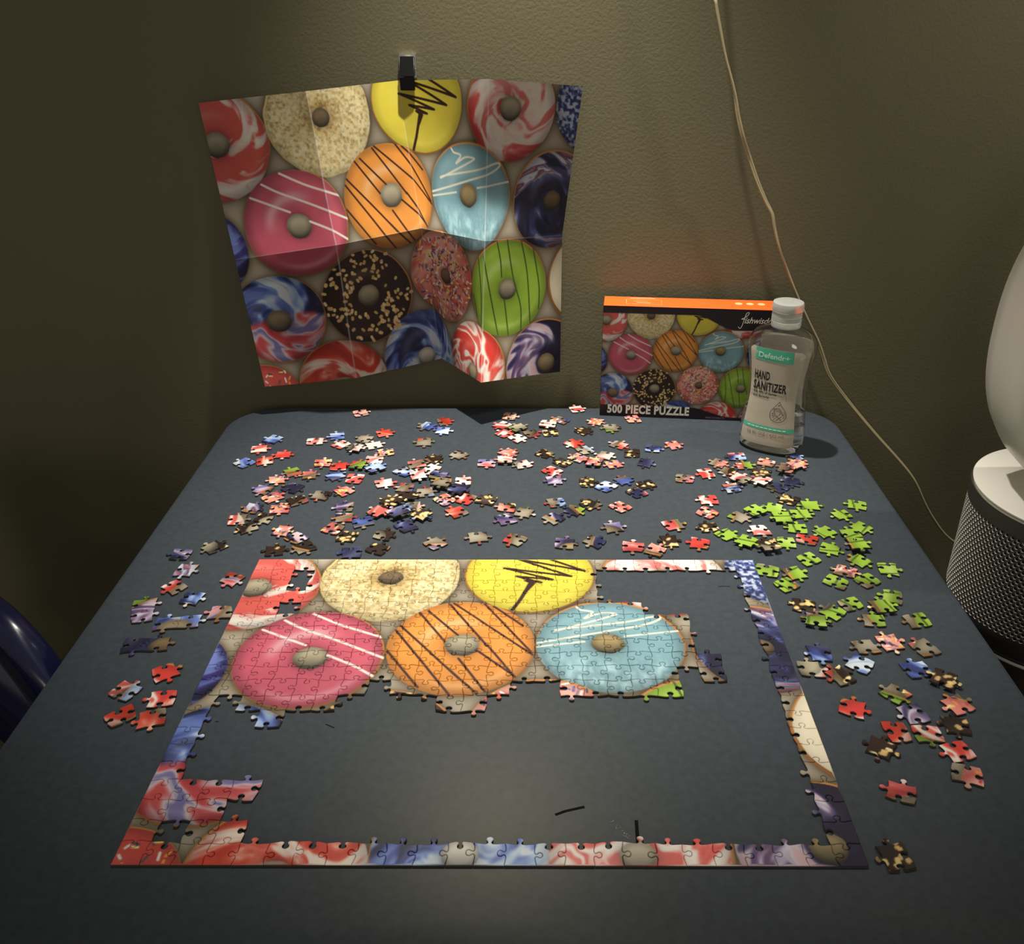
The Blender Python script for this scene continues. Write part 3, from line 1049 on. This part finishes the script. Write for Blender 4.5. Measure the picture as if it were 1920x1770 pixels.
bmesh.ops.bevel(bm, geom=list(bm.edges), offset=.0010, segments=2, affect='EDGES')
link('grip', from_bm(bm, 'grip', True), M_CLIP, clip)
bm = bmesh.new()
vs8 = [(-CWd / 2 + .0003, -.0150, 0), (CWd / 2 - .0003, -.0150, 0), (CWd / 2, -.0150, .0150), (-CWd / 2, -.0150, .0150), (-CWd / 2 + .0003, -.0185, 0), (CWd / 2 - .0003, -.0185, 0), (CWd / 2, -.0205, .0150), (-CWd / 2, -.0205, .0150)]
vv = [bm.verts.new(p) for p in vs8]
for f in ((0, 1, 2, 3), (7, 6, 5, 4), (0, 4, 5, 1), (1, 5, 6, 2), (2, 6, 7, 3), (3, 7, 4, 0)):
    bm.faces.new([vv[i] for i in f])
bmesh.ops.bevel(bm, geom=list(bm.edges), offset=.0006, segments=2, affect='EDGES')
link('jaw', from_bm(bm, 'jaw', True), M_CLIP, clip)
link('pivot_pin', tube_mesh('pivot_pin', [(-CWd / 2 - .0016, -.0100, CHh * .60), (CWd / 2 + .0016, -.0100, CHh * .60)], .0014, 10), M_CHROME, clip)

# ------------------------------------------------------------------ puzzle box
b0, b1 = tab(1124, 779), tab(1437, 791.5)
bdir = (b1 - b0)
BW = bdir.length
brz = math.atan2(bdir.y, bdir.x)
UNIT = BW / AW
BH = 0.945 * UNIT
BD = 0.042
box = empty('puzzle_box', (b0.x, b0.y, TZ + .0002), brz)
tag(box, 'black and orange cardboard puzzle box standing at the back edge of the table', 'box')
bm = bmesh.new()
box_bm(bm, 0, BW, .0003, BD, 0, BH - .0003)
bmesh.ops.bevel(bm, geom=list(bm.edges), offset=.0008, segments=2, affect='EDGES')
link('carton', from_bm(bm, 'carton', True), M_BLACK, box)
FU, FV = 360, 240
fx, fz = np.meshgrid(np.linspace(.0004, BW - .0004, FU + 1), np.linspace(.0004, BH - .0006, FV + 1))
au = fx / UNIT
av = 0.020 + (BH - fz) / UNIT
cols = lin(ink(au, av)).reshape(-1, 3) * 0.72
topb = .078 + .115 * sst(.72, 1.05, au) - .015 * sst(1.1, 1.37, au)
botb = .862 + .075 * sst(.74, 1.08, au) - .006 * sst(1.1, 1.37, au)
edge = 1.2 / 260
blk = np.maximum(sst(edge, -edge, av - topb), sst(-edge, edge, av - botb)).reshape(-1, 1)
cols = cols * (1 - blk) + np.array([[.010, .006, .009]]) * blk
V = np.stack([fx.ravel(), np.zeros(fx.size), fz.ravel()], 1)
idx = np.arange(fx.size).reshape(fx.shape)
Q4 = np.stack([idx[:-1, :-1], idx[:-1, 1:], idx[1:, 1:], idx[1:, :-1]], -1).reshape(-1, 4)
me = mesh('front_print', V, [tuple(int(t) for t in q) for q in Q4])
paint(me, cols)
front = link('front_print', me, M_BOXP, box)
front['label'] = 'doughnut photograph with black wavy bands on the box front'
top = link('top_panel', bevel_box('top_panel', (.0005, BW - .0005, .0006, BD - .0006, BH - .0003, BH + .0005), .0003, 1), M_ORANGE, box)
top['label'] = 'bright orange top of the box'


def on_front(vs, x, z, y=-.00025):
    return [(x + a, y, z + b) for a, b in vs]


t, f = text_verts('500 PIECE PUZZLE', .0172, bold=.00075, xs=.80, spacing=1.10)
wspan = max(p[0] for p in t)
k = (.098 * BW / .222) / wspan * 1.115
t = [(a * k, b) for a, b in t]
link('lettering', mesh('lettering', on_front(t, BW * .045, BH * .034), f), M_GREYINK, box)
t, f = text_verts('ishwisdom', .0120, bold=.00008, xs=.86, shear=.35)
link('lettering', mesh('lettering', on_front(t, BW * .803, BH * .885), f), M_GREYINK, box)
fl = curve2([(.0, -.004), (.003, -.0065), (.0055, -.001), (.0075, .008), (.0095, .0145), (.0125, .0155), (.0115, .0120), (.0075, .0085), (.0035, .0065), (.0090, .0062)], 5)
t, f = stroke_verts(fl, .00075)
link('lettering', mesh('lettering', on_front(t, BW * .772, BH * .880), f), M_GREYINK, box)
t, f = text_verts('MINI DONUTS', .0040, xs=.95, spacing=1.1)
link('lettering', mesh('lettering', on_front(t, BW * .635, BH * .012), f), mat('dim_grey_ink', rgb(120, 110, 108), rough=.5), box)


def on_top(vs):
    return [(a, b, BH + .00075) for a, b in vs]


yb = BD
for (x0, x1, y, w) in ((.034, .066, .84, .0022), (.038, .057, .52, .0012), (.042, .060, .36, .0016)):
    t, f = stroke_verts([(x0 * BW / .222, y * yb), (x1 * BW / .222, y * yb)], w)
    link('fine_print', mesh('fine_print', on_top(t), f), M_ORINK, box)
bx0, bx1 = .029 * BW / .222, .074 * BW / .222
t, f = stroke_verts([(bx0, .70 * yb), (bx0, .22 * yb), (bx1, .22 * yb), (bx1, .70 * yb), (bx0, .70 * yb)], .0007)
link('fine_print', mesh('fine_print', on_top(t), f), M_ORINK, box)
for k in range(3):
    e = ellipse_pts((.775 + .064 * k) * BW, .56 * yb, .0050, .0052)
    link('emblem', mesh('emblem', on_top(e), [tuple(range(len(e)))]), M_ORINK, box)

# ------------------------------------------------------------------ hand sanitizer bottle
bp = tab(1443, 836)
bottle = empty('sanitizer_bottle', (bp.x, bp.y, TZ + .0003), math.radians(-30))
bottle.scale = (1.0, 1.0, 0.975)
tag(bottle, 'clear plastic hand sanitizer bottle standing in front of the puzzle box', 'bottle')
BHT = 0.168                                           # shoulder top, below the cap
# height, half width, half depth
PROF = [(0.0, .0330, .0200), (.0018, .0375, .0240), (.006, .0410, .0268), (.014, .0425, .0280), (.030, .0415, .0275), (.052, .0385, .0260), (.078, .0360, .0248), (.100, .0365, .0250), (.122, .0395, .0262),
        (.138, .0420, .0270), (.148, .0420, .0270), (.156, .0395, .0258), (.162, .0345, .0235), (.166, .0270, .0205), (.1685, .0190, .0170), (.1700, .0158, .0158)]


def prof(z):
    zs = [p[0] for p in PROF]
    return np.interp(z, zs, [p[1] for p in PROF]), np.interp(z, zs, [p[2] for p in PROF])


def shell(zs, off, n=64, e=2.5):
    verts = []
    for z in zs:
        w, d = prof(z)
        w, d = w - off, d - off
        blend = max(0.0, min(1.0, (z - .150) / .019))
        ee = e + (2.0 - e) * blend
        for k in range(n):
            a = 2 * math.pi * k / n
            ca, sa = math.cos(a), math.sin(a)
            verts.append((w * math.copysign(abs(ca) ** (2 / ee), ca), d * math.copysign(abs(sa) ** (2 / ee), sa), z))
    return verts


zs = sorted(set([p[0] for p in PROF] + list(np.linspace(.014, .150, 28))))
n = 64
outer = shell(zs, 0, n)
zin = [max(z, .0012) for z in zs]
inner = shell(zin, .0009, n)
verts = outer + inner
faces = []
L = len(zs)
for i in range(L - 1):
    for k in range(n):
        k2 = (k + 1) % n
        faces.append((i * n + k, i * n + k2, (i + 1) * n + k2, (i + 1) * n + k))
        o_ = L * n
        faces.append((o_ + i * n + k2, o_ + i * n + k, o_ + (i + 1) * n + k, o_ + (i + 1) * n + k2))
for k in range(n):
    k2 = (k + 1) % n
    faces.append(((L - 1) * n + k, (L - 1) * n + k2, L * n + (L - 1) * n + k2, L * n + (L - 1) * n + k))
faces.append(tuple(range(n - 1, -1, -1)))
faces.append(tuple(L * n + k for k in range(n)))
link('body', mesh('body', verts, faces, True), M_PET, bottle)
LV = 0.058
zl = [z for z in zin if z < LV] + [LV]
gv = shell(zl, .0011, n)
gv = [(x, y, max(z, .0015)) for x, y, z in gv]
gf = []
for i in range(len(zl) - 1):
    for k in range(n):
        gf.append((i * n + k, i * n + (k + 1) % n, (i + 1) * n + (k + 1) % n, (i + 1) * n + k))
gf.append(tuple(range(n - 1, -1, -1)))
gf.append(tuple((len(zl) - 1) * n + k for k in range(n)))
gel = link('gel', mesh('gel', gv, gf, True), M_GEL, bottle)
gel['label'] = 'clear gel filling the lower third of the bottle'
cap = link('cap', lathe('cap', [(.0150, .1695), (.0178, .1695), (.0182, .1705), (.0182, .1770), (.0178, .1774), (.0182, .1778), (.0182, .1835), (.0178, .1839), (.0182, .1843), (.0182, .1900), (.0190, .1904), (.0192, .1930), (.0190, .1985), (.0182, .2005), (.0165, .2012), (.0080, .2010), (.0005, .2009)], 56, caps=(True, True)), M_CAP, bottle)
link('lid_seam', lathe('lid_seam', [(.0190, .1896), (.01915, .1899), (.0190, .1902)], 56), mat('seam_grey', rgb(150, 150, 140), rough=.5), cap)


def surf(x, z, side=-1, off=.0004, e=2.5):
    w, d = prof(z)
    q = max(0.0, 1 - min(abs(x) / w, 1) ** e) ** (1 / e)
    return (x, side * (d * q + off), z)


def label_mesh(name, x0, x1, z0, z1, side, off, taper=True, rc=.004, nx=30, nz=40):
    vs, fs = [], []
    for j in range(nz + 1):
        z = z0 + (z1 - z0) * j / nz
        cut = 0.0
        for e in (z - z0, z1 - z):
            if e < rc:
                cut = rc - math.sqrt(max(rc * rc - (rc - e) ** 2, 0))
        s = prof(z)[0] / .0425 if taper else 1.0
        a, b = x0 * s + cut, x1 * s - cut
        for i in range(nx + 1):
            vs.append(surf(a + (b - a) * i / nx, z, side, off))
    for j in range(nz):
        for i in range(nx):
            q = (j * (nx + 1) + i, j * (nx + 1) + i + 1, (j + 1) * (nx + 1) + i + 1, (j + 1) * (nx + 1) + i)
            fs.append(q if side < 0 else q[::-1])
    return mesh(name, vs, fs, True)


LX0, LX1, LZ0, LZ1 = -.0345, .0345, .013, .1455
lab = link('front_label', label_mesh('front_label', LX0, LX1, LZ0, LZ1, -1, .0003), M_LABEL, bottle)
link('back_label', label_mesh('back_label', LX0, LX1, LZ0 + .004, .1485, 1, .0003), M_LABEL, bottle)


def label_print(name, vs, fs, m, off=.00055):
    return link(name, mesh(name, [surf(x, z, -1, off) for x, z in vs], fs), m, lab)


def band(x0, x1, z0, z1, taper=False):
    vs, fs = [], []
    N = 24
    for i in range(N + 1):
        x = x0 + (x1 - x0) * i / N
        for z in (z0, z1):
            vs.append((x * (prof(z)[0] / .0425 if taper else 1), z))
    for i in range(N):
        fs.append((2 * i, 2 * i + 2, 2 * i + 3, 2 * i + 1))
    return vs, fs


label_print('print_band', *band(-.0260, .0220, .1290, .1452), M_TEAL)
label_print('print_band', *band(-.0343, .0343, .0340, .0400, True), M_TEAL)


def label_text(body, x, z, size, m, bold=0.0, xs=1.0, spacing=1.0, maxw=None):
    t, f = text_verts(body, size, bold=bold, xs=xs, spacing=spacing)
    if maxw:
        k = maxw / max(p[0] for p in t)
        t = [(a * k, b) for a, b in t]
    label_print('lettering', [(a + x, b + z) for a, b in t], f, m, .0008)


label_text('Defendr+', -.0222, .1330, .0098, M_LPALE, .00012, maxw=.0395)
label_text('HAND', -.0250, .1030, .0158, M_INK, .00055, maxw=.0205, spacing=1.08)
label_text('SANITIZER', -.0250, .0885, .0158, M_INK, .00055, maxw=.0430, spacing=1.08)
label_text('\u2022 Kills 99% of Germs', -.0268, .0832, .0044, M_INK, .00010, maxw=.0330)
label_text('\u2022 Anti Bacterial', -.0268, .0780, .0044, M_INK, .00010, maxw=.0240)
label_text('16 FL OZ / 473 mL', -.0262, .0265, .0062, M_GINK, .00003, maxw=.0500)
for k in range(9):
    x = -.026 + k * .0057
    label_print('fine_print', *stroke_verts([(x, .0370), (x + .0044, .0370)], .0014), M_LPALE, .0008)
dx, dz = .0115, .0600


def emblem(pts, w=.00045, sub=5, sm=True):
    p = curve2(pts, sub) if sm else pts
    label_print('emblem', *stroke_verts([(dx + a, dz + b) for a, b in p], w), M_INK, .0008)


drop = [(0, .0165), (.0022, .0125), (.0055, .0078), (.0088, .0030), (.0100, -.0025), (.0085, -.0078), (.0045, -.0112), (0, -.0122), (-.0045, -.0112), (-.0085, -.0078), (-.0100, -.0025), (-.0088, .0030), (-.0055, .0078), (-.0022, .0125), (0, .0165)]
emblem(drop, .00055)
emblem([(.0068, .0030), (.0078, -.0020), (.0068, -.0060)], .0004)
emblem([(-.0068, .0042), (-.0050, .0066)], .0006)
emblem([(-.0052, -.0100), (-.0015, -.0055), (.0015, -.0015), (.0038, .0012)], .0005)
emblem([(-.0015, -.0108), (.0012, -.0072), (.0050, -.0035)], .0005)
emblem([(-.0045, .0058), (-.0050, .0012), (-.0028, -.0022), (.0005, -.0050), (.0052, -.0088)], .0006)
emblem([(-.0045, .0058), (-.0015, .0068), (.0015, .0060), (.0040, .0035), (.0052, .0000)], .0006)
for k in range(4):
    emblem([(-.0025 + .0016 * k, .0060 - .0004 * k), (-.0030 + .0019 * k, .0030 - .0006 * k)], .0005)
emblem([(-.0060, -.0062), (-.0035, -.0035)], .0005)
emblem([(-.0078, -.0042), (-.0050, -.0018)], .0005)
for a, b in ((0, .0112), (-.0064, -.0008), (.0060, -.0010)):
    label_print('emblem', [(dx + a, dz + b + .0011), (dx + a - .0009, dz + b), (dx + a, dz + b - .0011), (dx + a + .0009, dz + b)], [(0, 1, 2, 3)], M_INK, .0008)

# ------------------------------------------------------------------ cord along the wall
CP = [(1335, -40), (1341, 0), (1350, 50), (1361, 108), (1374, 160), (1380, 190), (1384, 218), (1393, 258), (1403, 290), (1420, 340), (1436, 378), (1448, 402), (1453, 430), (1462, 468), (1474, 502), (1490, 545), (1512, 596), (1533, 640), (1544, 672), (1556, 705), (1590, 752), (1640, 812), (1690, 868), (1716, 903), (1735, 945), (1750, 972), (1770, 1000), (1796, 1020)]
off = [.030] * 8 + [.026] * 6 + [.020] * 6 + [.016] * 8
cpts = [onY(x, y, WALLY - off[min(i, len(off) - 1)]) for i, (x, y) in enumerate(CP)]
cpts += [cpts[-1] + Vector((.06, -.01, -.03)), cpts[-1] + Vector((.12, -.02, -.08))]
cpts = [cpts[0] + Vector((-.075, 0, .52)), cpts[0] + Vector((-.045, .004, .26))] + cpts
cp = smooth_path(cpts, 6)
org = cpts[0].copy()
cord = empty('power_cord', org)
tag(cord, 'thin cream two-strand power cord hanging down the wall behind the bottle', 'cord')
for s in (-1, 1):
    link('strand', tube_mesh('strand', [p - org + Vector((s * .0013 * math.cos(i * .05), s * .0013 * math.sin(i * .05), 0)) for i, p in enumerate(cp)], .0016, 10), M_CORD, cord)

# ------------------------------------------------------------------ air purifier fan on a stand
fx_, fy_, fr = 0.591, 0.860, 0.111
fz1, fz0 = TZ + .056, TZ - .125
fan = empty('purifier_fan', (fx_, fy_, fz0))
tag(fan, 'silver bladeless purifier fan with perforated metal base beside the table', 'fan')
HT = fz1 - fz0
link('top_disc', lathe('top_disc', [(fr - .004, HT - .0030), (fr - .0012, HT - .0026), (fr - .0008, HT - .0010), (fr - .0025, HT), (.030, HT + .0010), (.0005, HT + .0012)], 96, caps=(True, True)), M_DISC, fan)
link('rim_line', lathe('rim_line', [(fr + .0002, HT - .0058), (fr + .0008, HT - .0052), (fr + .0008, HT - .0046), (fr - .0030, HT - .0036)], 96), M_CHROME, fan)
link('collar', lathe('collar', [(fr + .0004, HT - .0235), (fr + .0006, HT - .0058)], 96), M_GRILLE, fan)
# perforated sleeve: staggered round holes cut through a thin metal skin
nh, rows = 104, 28
g1, g0 = HT - .0235, .041
dzr = (g1 - g0) / rows
verts, faces = [], []
hr = 0.0021


def cyl(a, z, rr):
    return (rr * math.cos(a), rr * math.sin(a), z)


M8 = 8
for r in range(rows):
    zc = g0 + (r + .5) * dzr
    for k in range(nh):
        ac = 2 * math.pi * (k + (.5 if r % 2 else 0)) / nh
        ha = math.pi / nh
        base = len(verts)
        sq = [(-1, -1), (0, -1), (1, -1), (1, 0), (1, 1), (0, 1), (-1, 1), (-1, 0)]
        for sx, sz in sq:
            verts.append(cyl(ac + sx * ha, zc + sz * dzr / 2, fr))
        for j in range(M8):
            t = math.radians(-135 + 45 * j)
            verts.append(cyl(ac + hr * math.cos(t) / fr, zc + hr * math.sin(t), fr))
        for j in range(M8):
            t = math.radians(-135 + 45 * j)
            verts.append(cyl(ac + hr * math.cos(t) / fr, zc + hr * math.sin(t), fr - .0016))
        for j in range(M8):
            j2 = (j + 1) % M8
            faces.append((base + j, base + j2, base + 8 + j2, base + 8 + j))
            faces.append((base + 8 + j, base + 8 + j2, base + 16 + j2, base + 16 + j))
sl_me = mesh('perforated_sleeve', verts, faces)
link('perforated_sleeve', sl_me, [M_GRILLE, M_LIT_LIP], fan)
sl_me.polygons.foreach_set('material_index', np.tile(np.array([0, 1], dtype=np.int32), len(faces) // 2))
link('core', lathe('core', [(fr - .004, g0), (fr - .004, HT - .004)], 64), M_DARK, fan)
link('base', lathe('base', [(fr - .030, 0), (fr - .012, .0), (fr - .010, .004), (fr - .010, .010), (fr - .004, .016), (fr, .036), (fr + .0004, .041)], 96, caps=(True, False)), mat('base_plastic', (.03, .03, .032, 1), rough=.35), fan)
link('base_ring', lathe('base_ring', [(fr - .0098, .004), (fr - .0085, .006), (fr - .0098, .008)], 96), M_DISC, fan)
# upright oval air loop
cz, ax_, bz_ = HT + .172, .1255, .166
ringv, ringf = [], []
NS = 96
sect = [(0, -.052), (-.010, -.046), (-.014, -.020), (-.012, .020), (-.006, .046), (.010, .056), (.040, .050), (.050, .020), (.048, -.025), (.030, -.048), (.012, -.053)]
NSect = len(sect)
for i in range(NS):
    a = 2 * math.pi * i / NS
    ca, sa = math.cos(a), math.sin(a)
    ex = 2.35
    x = math.copysign(abs(ca) ** (2 / ex), ca)
    z = math.copysign(abs(sa) ** (2 / ex), sa)
    nx_, nz_ = x / ax_, z / bz_
    nl = math.hypot(nx_, nz_)
    nx_, nz_ = nx_ / nl, nz_ / nl
    for (rad, dep) in sect:
        q = rad + .014
        ringv.append((ax_ * x - nx_ * q, dep, cz + bz_ * z - nz_ * q))
for i in range(NS):
    for k in range(NSect):
        ringf.append((i * NSect + k, i * NSect + (k + 1) % NSect, ((i + 1) % NS) * NSect + (k + 1) % NSect, ((i + 1) % NS) * NSect + k))
lm = mesh('air_loop', ringv, ringf, True)
bm = bmesh.new()
bm.from_mesh(lm)
bmesh.ops.recalc_face_normals(bm, faces=bm.faces)
bm.to_mesh(lm)
bm.free()
link('air_loop', lm, M_SILVER, fan)
link('neck', lathe('neck', [(.058, HT + .0008), (.052, HT + .006), (.050, HT + .016), (.056, HT + .026)], 64), M_SILVER, fan)

stand = empty('side_stand', (fx_, fy_, 0))
tag(stand, 'dark round pedestal stand carrying the purifier fan beside the table', 'stand')
sh = fz0 - .0005
link('stand_top', lathe('stand_top', [(.070, sh - .016), (.084, sh - .014), (.086, sh - .004), (.083, sh), (.001, sh)], 48, caps=(True, True)), M_STAND, stand)
link('column', lathe('column', [(.045, .0225), (.028, .05), (.026, sh - .04), (.040, sh - .0165)], 32), M_STAND, stand)
link('foot', lathe('foot', [(.135, 0), (.138, .006), (.130, .016), (.046, .022)], 48, caps=(True, True)), M_STAND, stand)

# ------------------------------------------------------------------ navy chair at the left edge of the table
ca_ = Vector((-0.448, 0.700, 0.0))
e1 = Vector((-0.80, 0.60, 0)).normalized()          # along the backrest
fwd = Vector((-0.60, -0.80, 0)).normalized()        # away from the table corner
chair = empty('chair', ca_ + e1 * .215 + fwd * .18)
chair.rotation_euler = (0, 0, math.atan2(fwd.y, fwd.x) - math.pi / 2)
tag(chair, 'glossy dark navy moulded plastic chair pushed in at the left table side', 'chair')


def panel(name, w, h, r, t, slot=None, rim=.014, n=10):
    """Upright moulded panel in x (width) and z (height) with rounded corners, a raised rim and a hand slot."""
    def rr(hw, hh, rad, m=n):
        out = []
        for (sx, sz, a0) in ((1, 1, 0), (-1, 1, 90), (-1, -1, 180), (1, -1, 270)):
            for k in range(m + 1):
                a = math.radians(a0 + 90 * k / m)
                out.append((sx * (hw - rad) + rad * math.cos(a), sz * (hh - rad) + rad * math.sin(a)))
        return out
    loops = []
    rings = [(0, -t * .1), (0, t * .1), (.004, t * .38), (.011, t * .5), (.018, t * .42), (.028, t * .16), (.040, t * .10)]
    for ins, y in rings:
        loops.append([(x, -y, z) for x, z in rr(w / 2 - ins, h / 2 - ins, max(r - ins, .004))])
    sx, sz, sw, shh = slot
    loops.append([(x + sx, -t * .10, z + sz) for x, z in rr(sw / 2, shh / 2, shh / 2 * .95)])
    loops.append([(x + sx, t * .10, z + sz) for x, z in rr(sw / 2, shh / 2, shh / 2 * .95)])
    for ins, y in rings[::-1][:-1]:
        loops.append([(x, y, z) for x, z in rr(w / 2 - ins, h / 2 - ins, max(r - ins, .004))])
    N = len(loops[0])
    vs = [p for l in loops for p in l]
    fs = []
    K = len(loops)
    for i in range(K):
        for k in range(N):
            i2 = (i + 1) % K
            fs.append((i * N + k, i * N + (k + 1) % N, i2 * N + (k + 1) % N, i2 * N + k))
    me = mesh(name, vs, fs, True)
    b = bmesh.new()
    b.from_mesh(me)
    bmesh.ops.recalc_face_normals(b, faces=b.faces)
    b.to_mesh(me)
    b.free()
    return me


bk = link('backrest', panel('backrest', .43, .38, .085, .034, slot=(0, .110, .13, .034)), M_NAVY, chair)
bk.location = (-.022, -.173, .556)
bk.rotation_euler = (math.radians(-10), 0, 0)
st = link('seat', panel('seat', .42, .40, .07, .034, slot=(0, -.15, .02, .010)), M_NAVY, chair)
st.location = (0, .05, .395)
st.rotation_euler = (math.radians(-90), 0, 0)
for s in (-1, 1):
    link('leg', tube_mesh('leg', smooth_path([(s * .19, -.20, .62), (s * .19, -.14, .42), (s * .195, .10, .16), (s * .20, .22, .008)], 5), .011), M_STEEL, chair)
    link('leg', tube_mesh('leg', smooth_path([(s * .17, .18, .375), (s * .172, .02, .22), (s * .175, -.20, .008)], 5), .011), M_STEEL, chair)
link('stretcher', tube_mesh('stretcher', [(-.195, .14, .11), (.195, .14, .11)], .008), M_STEEL, chair)
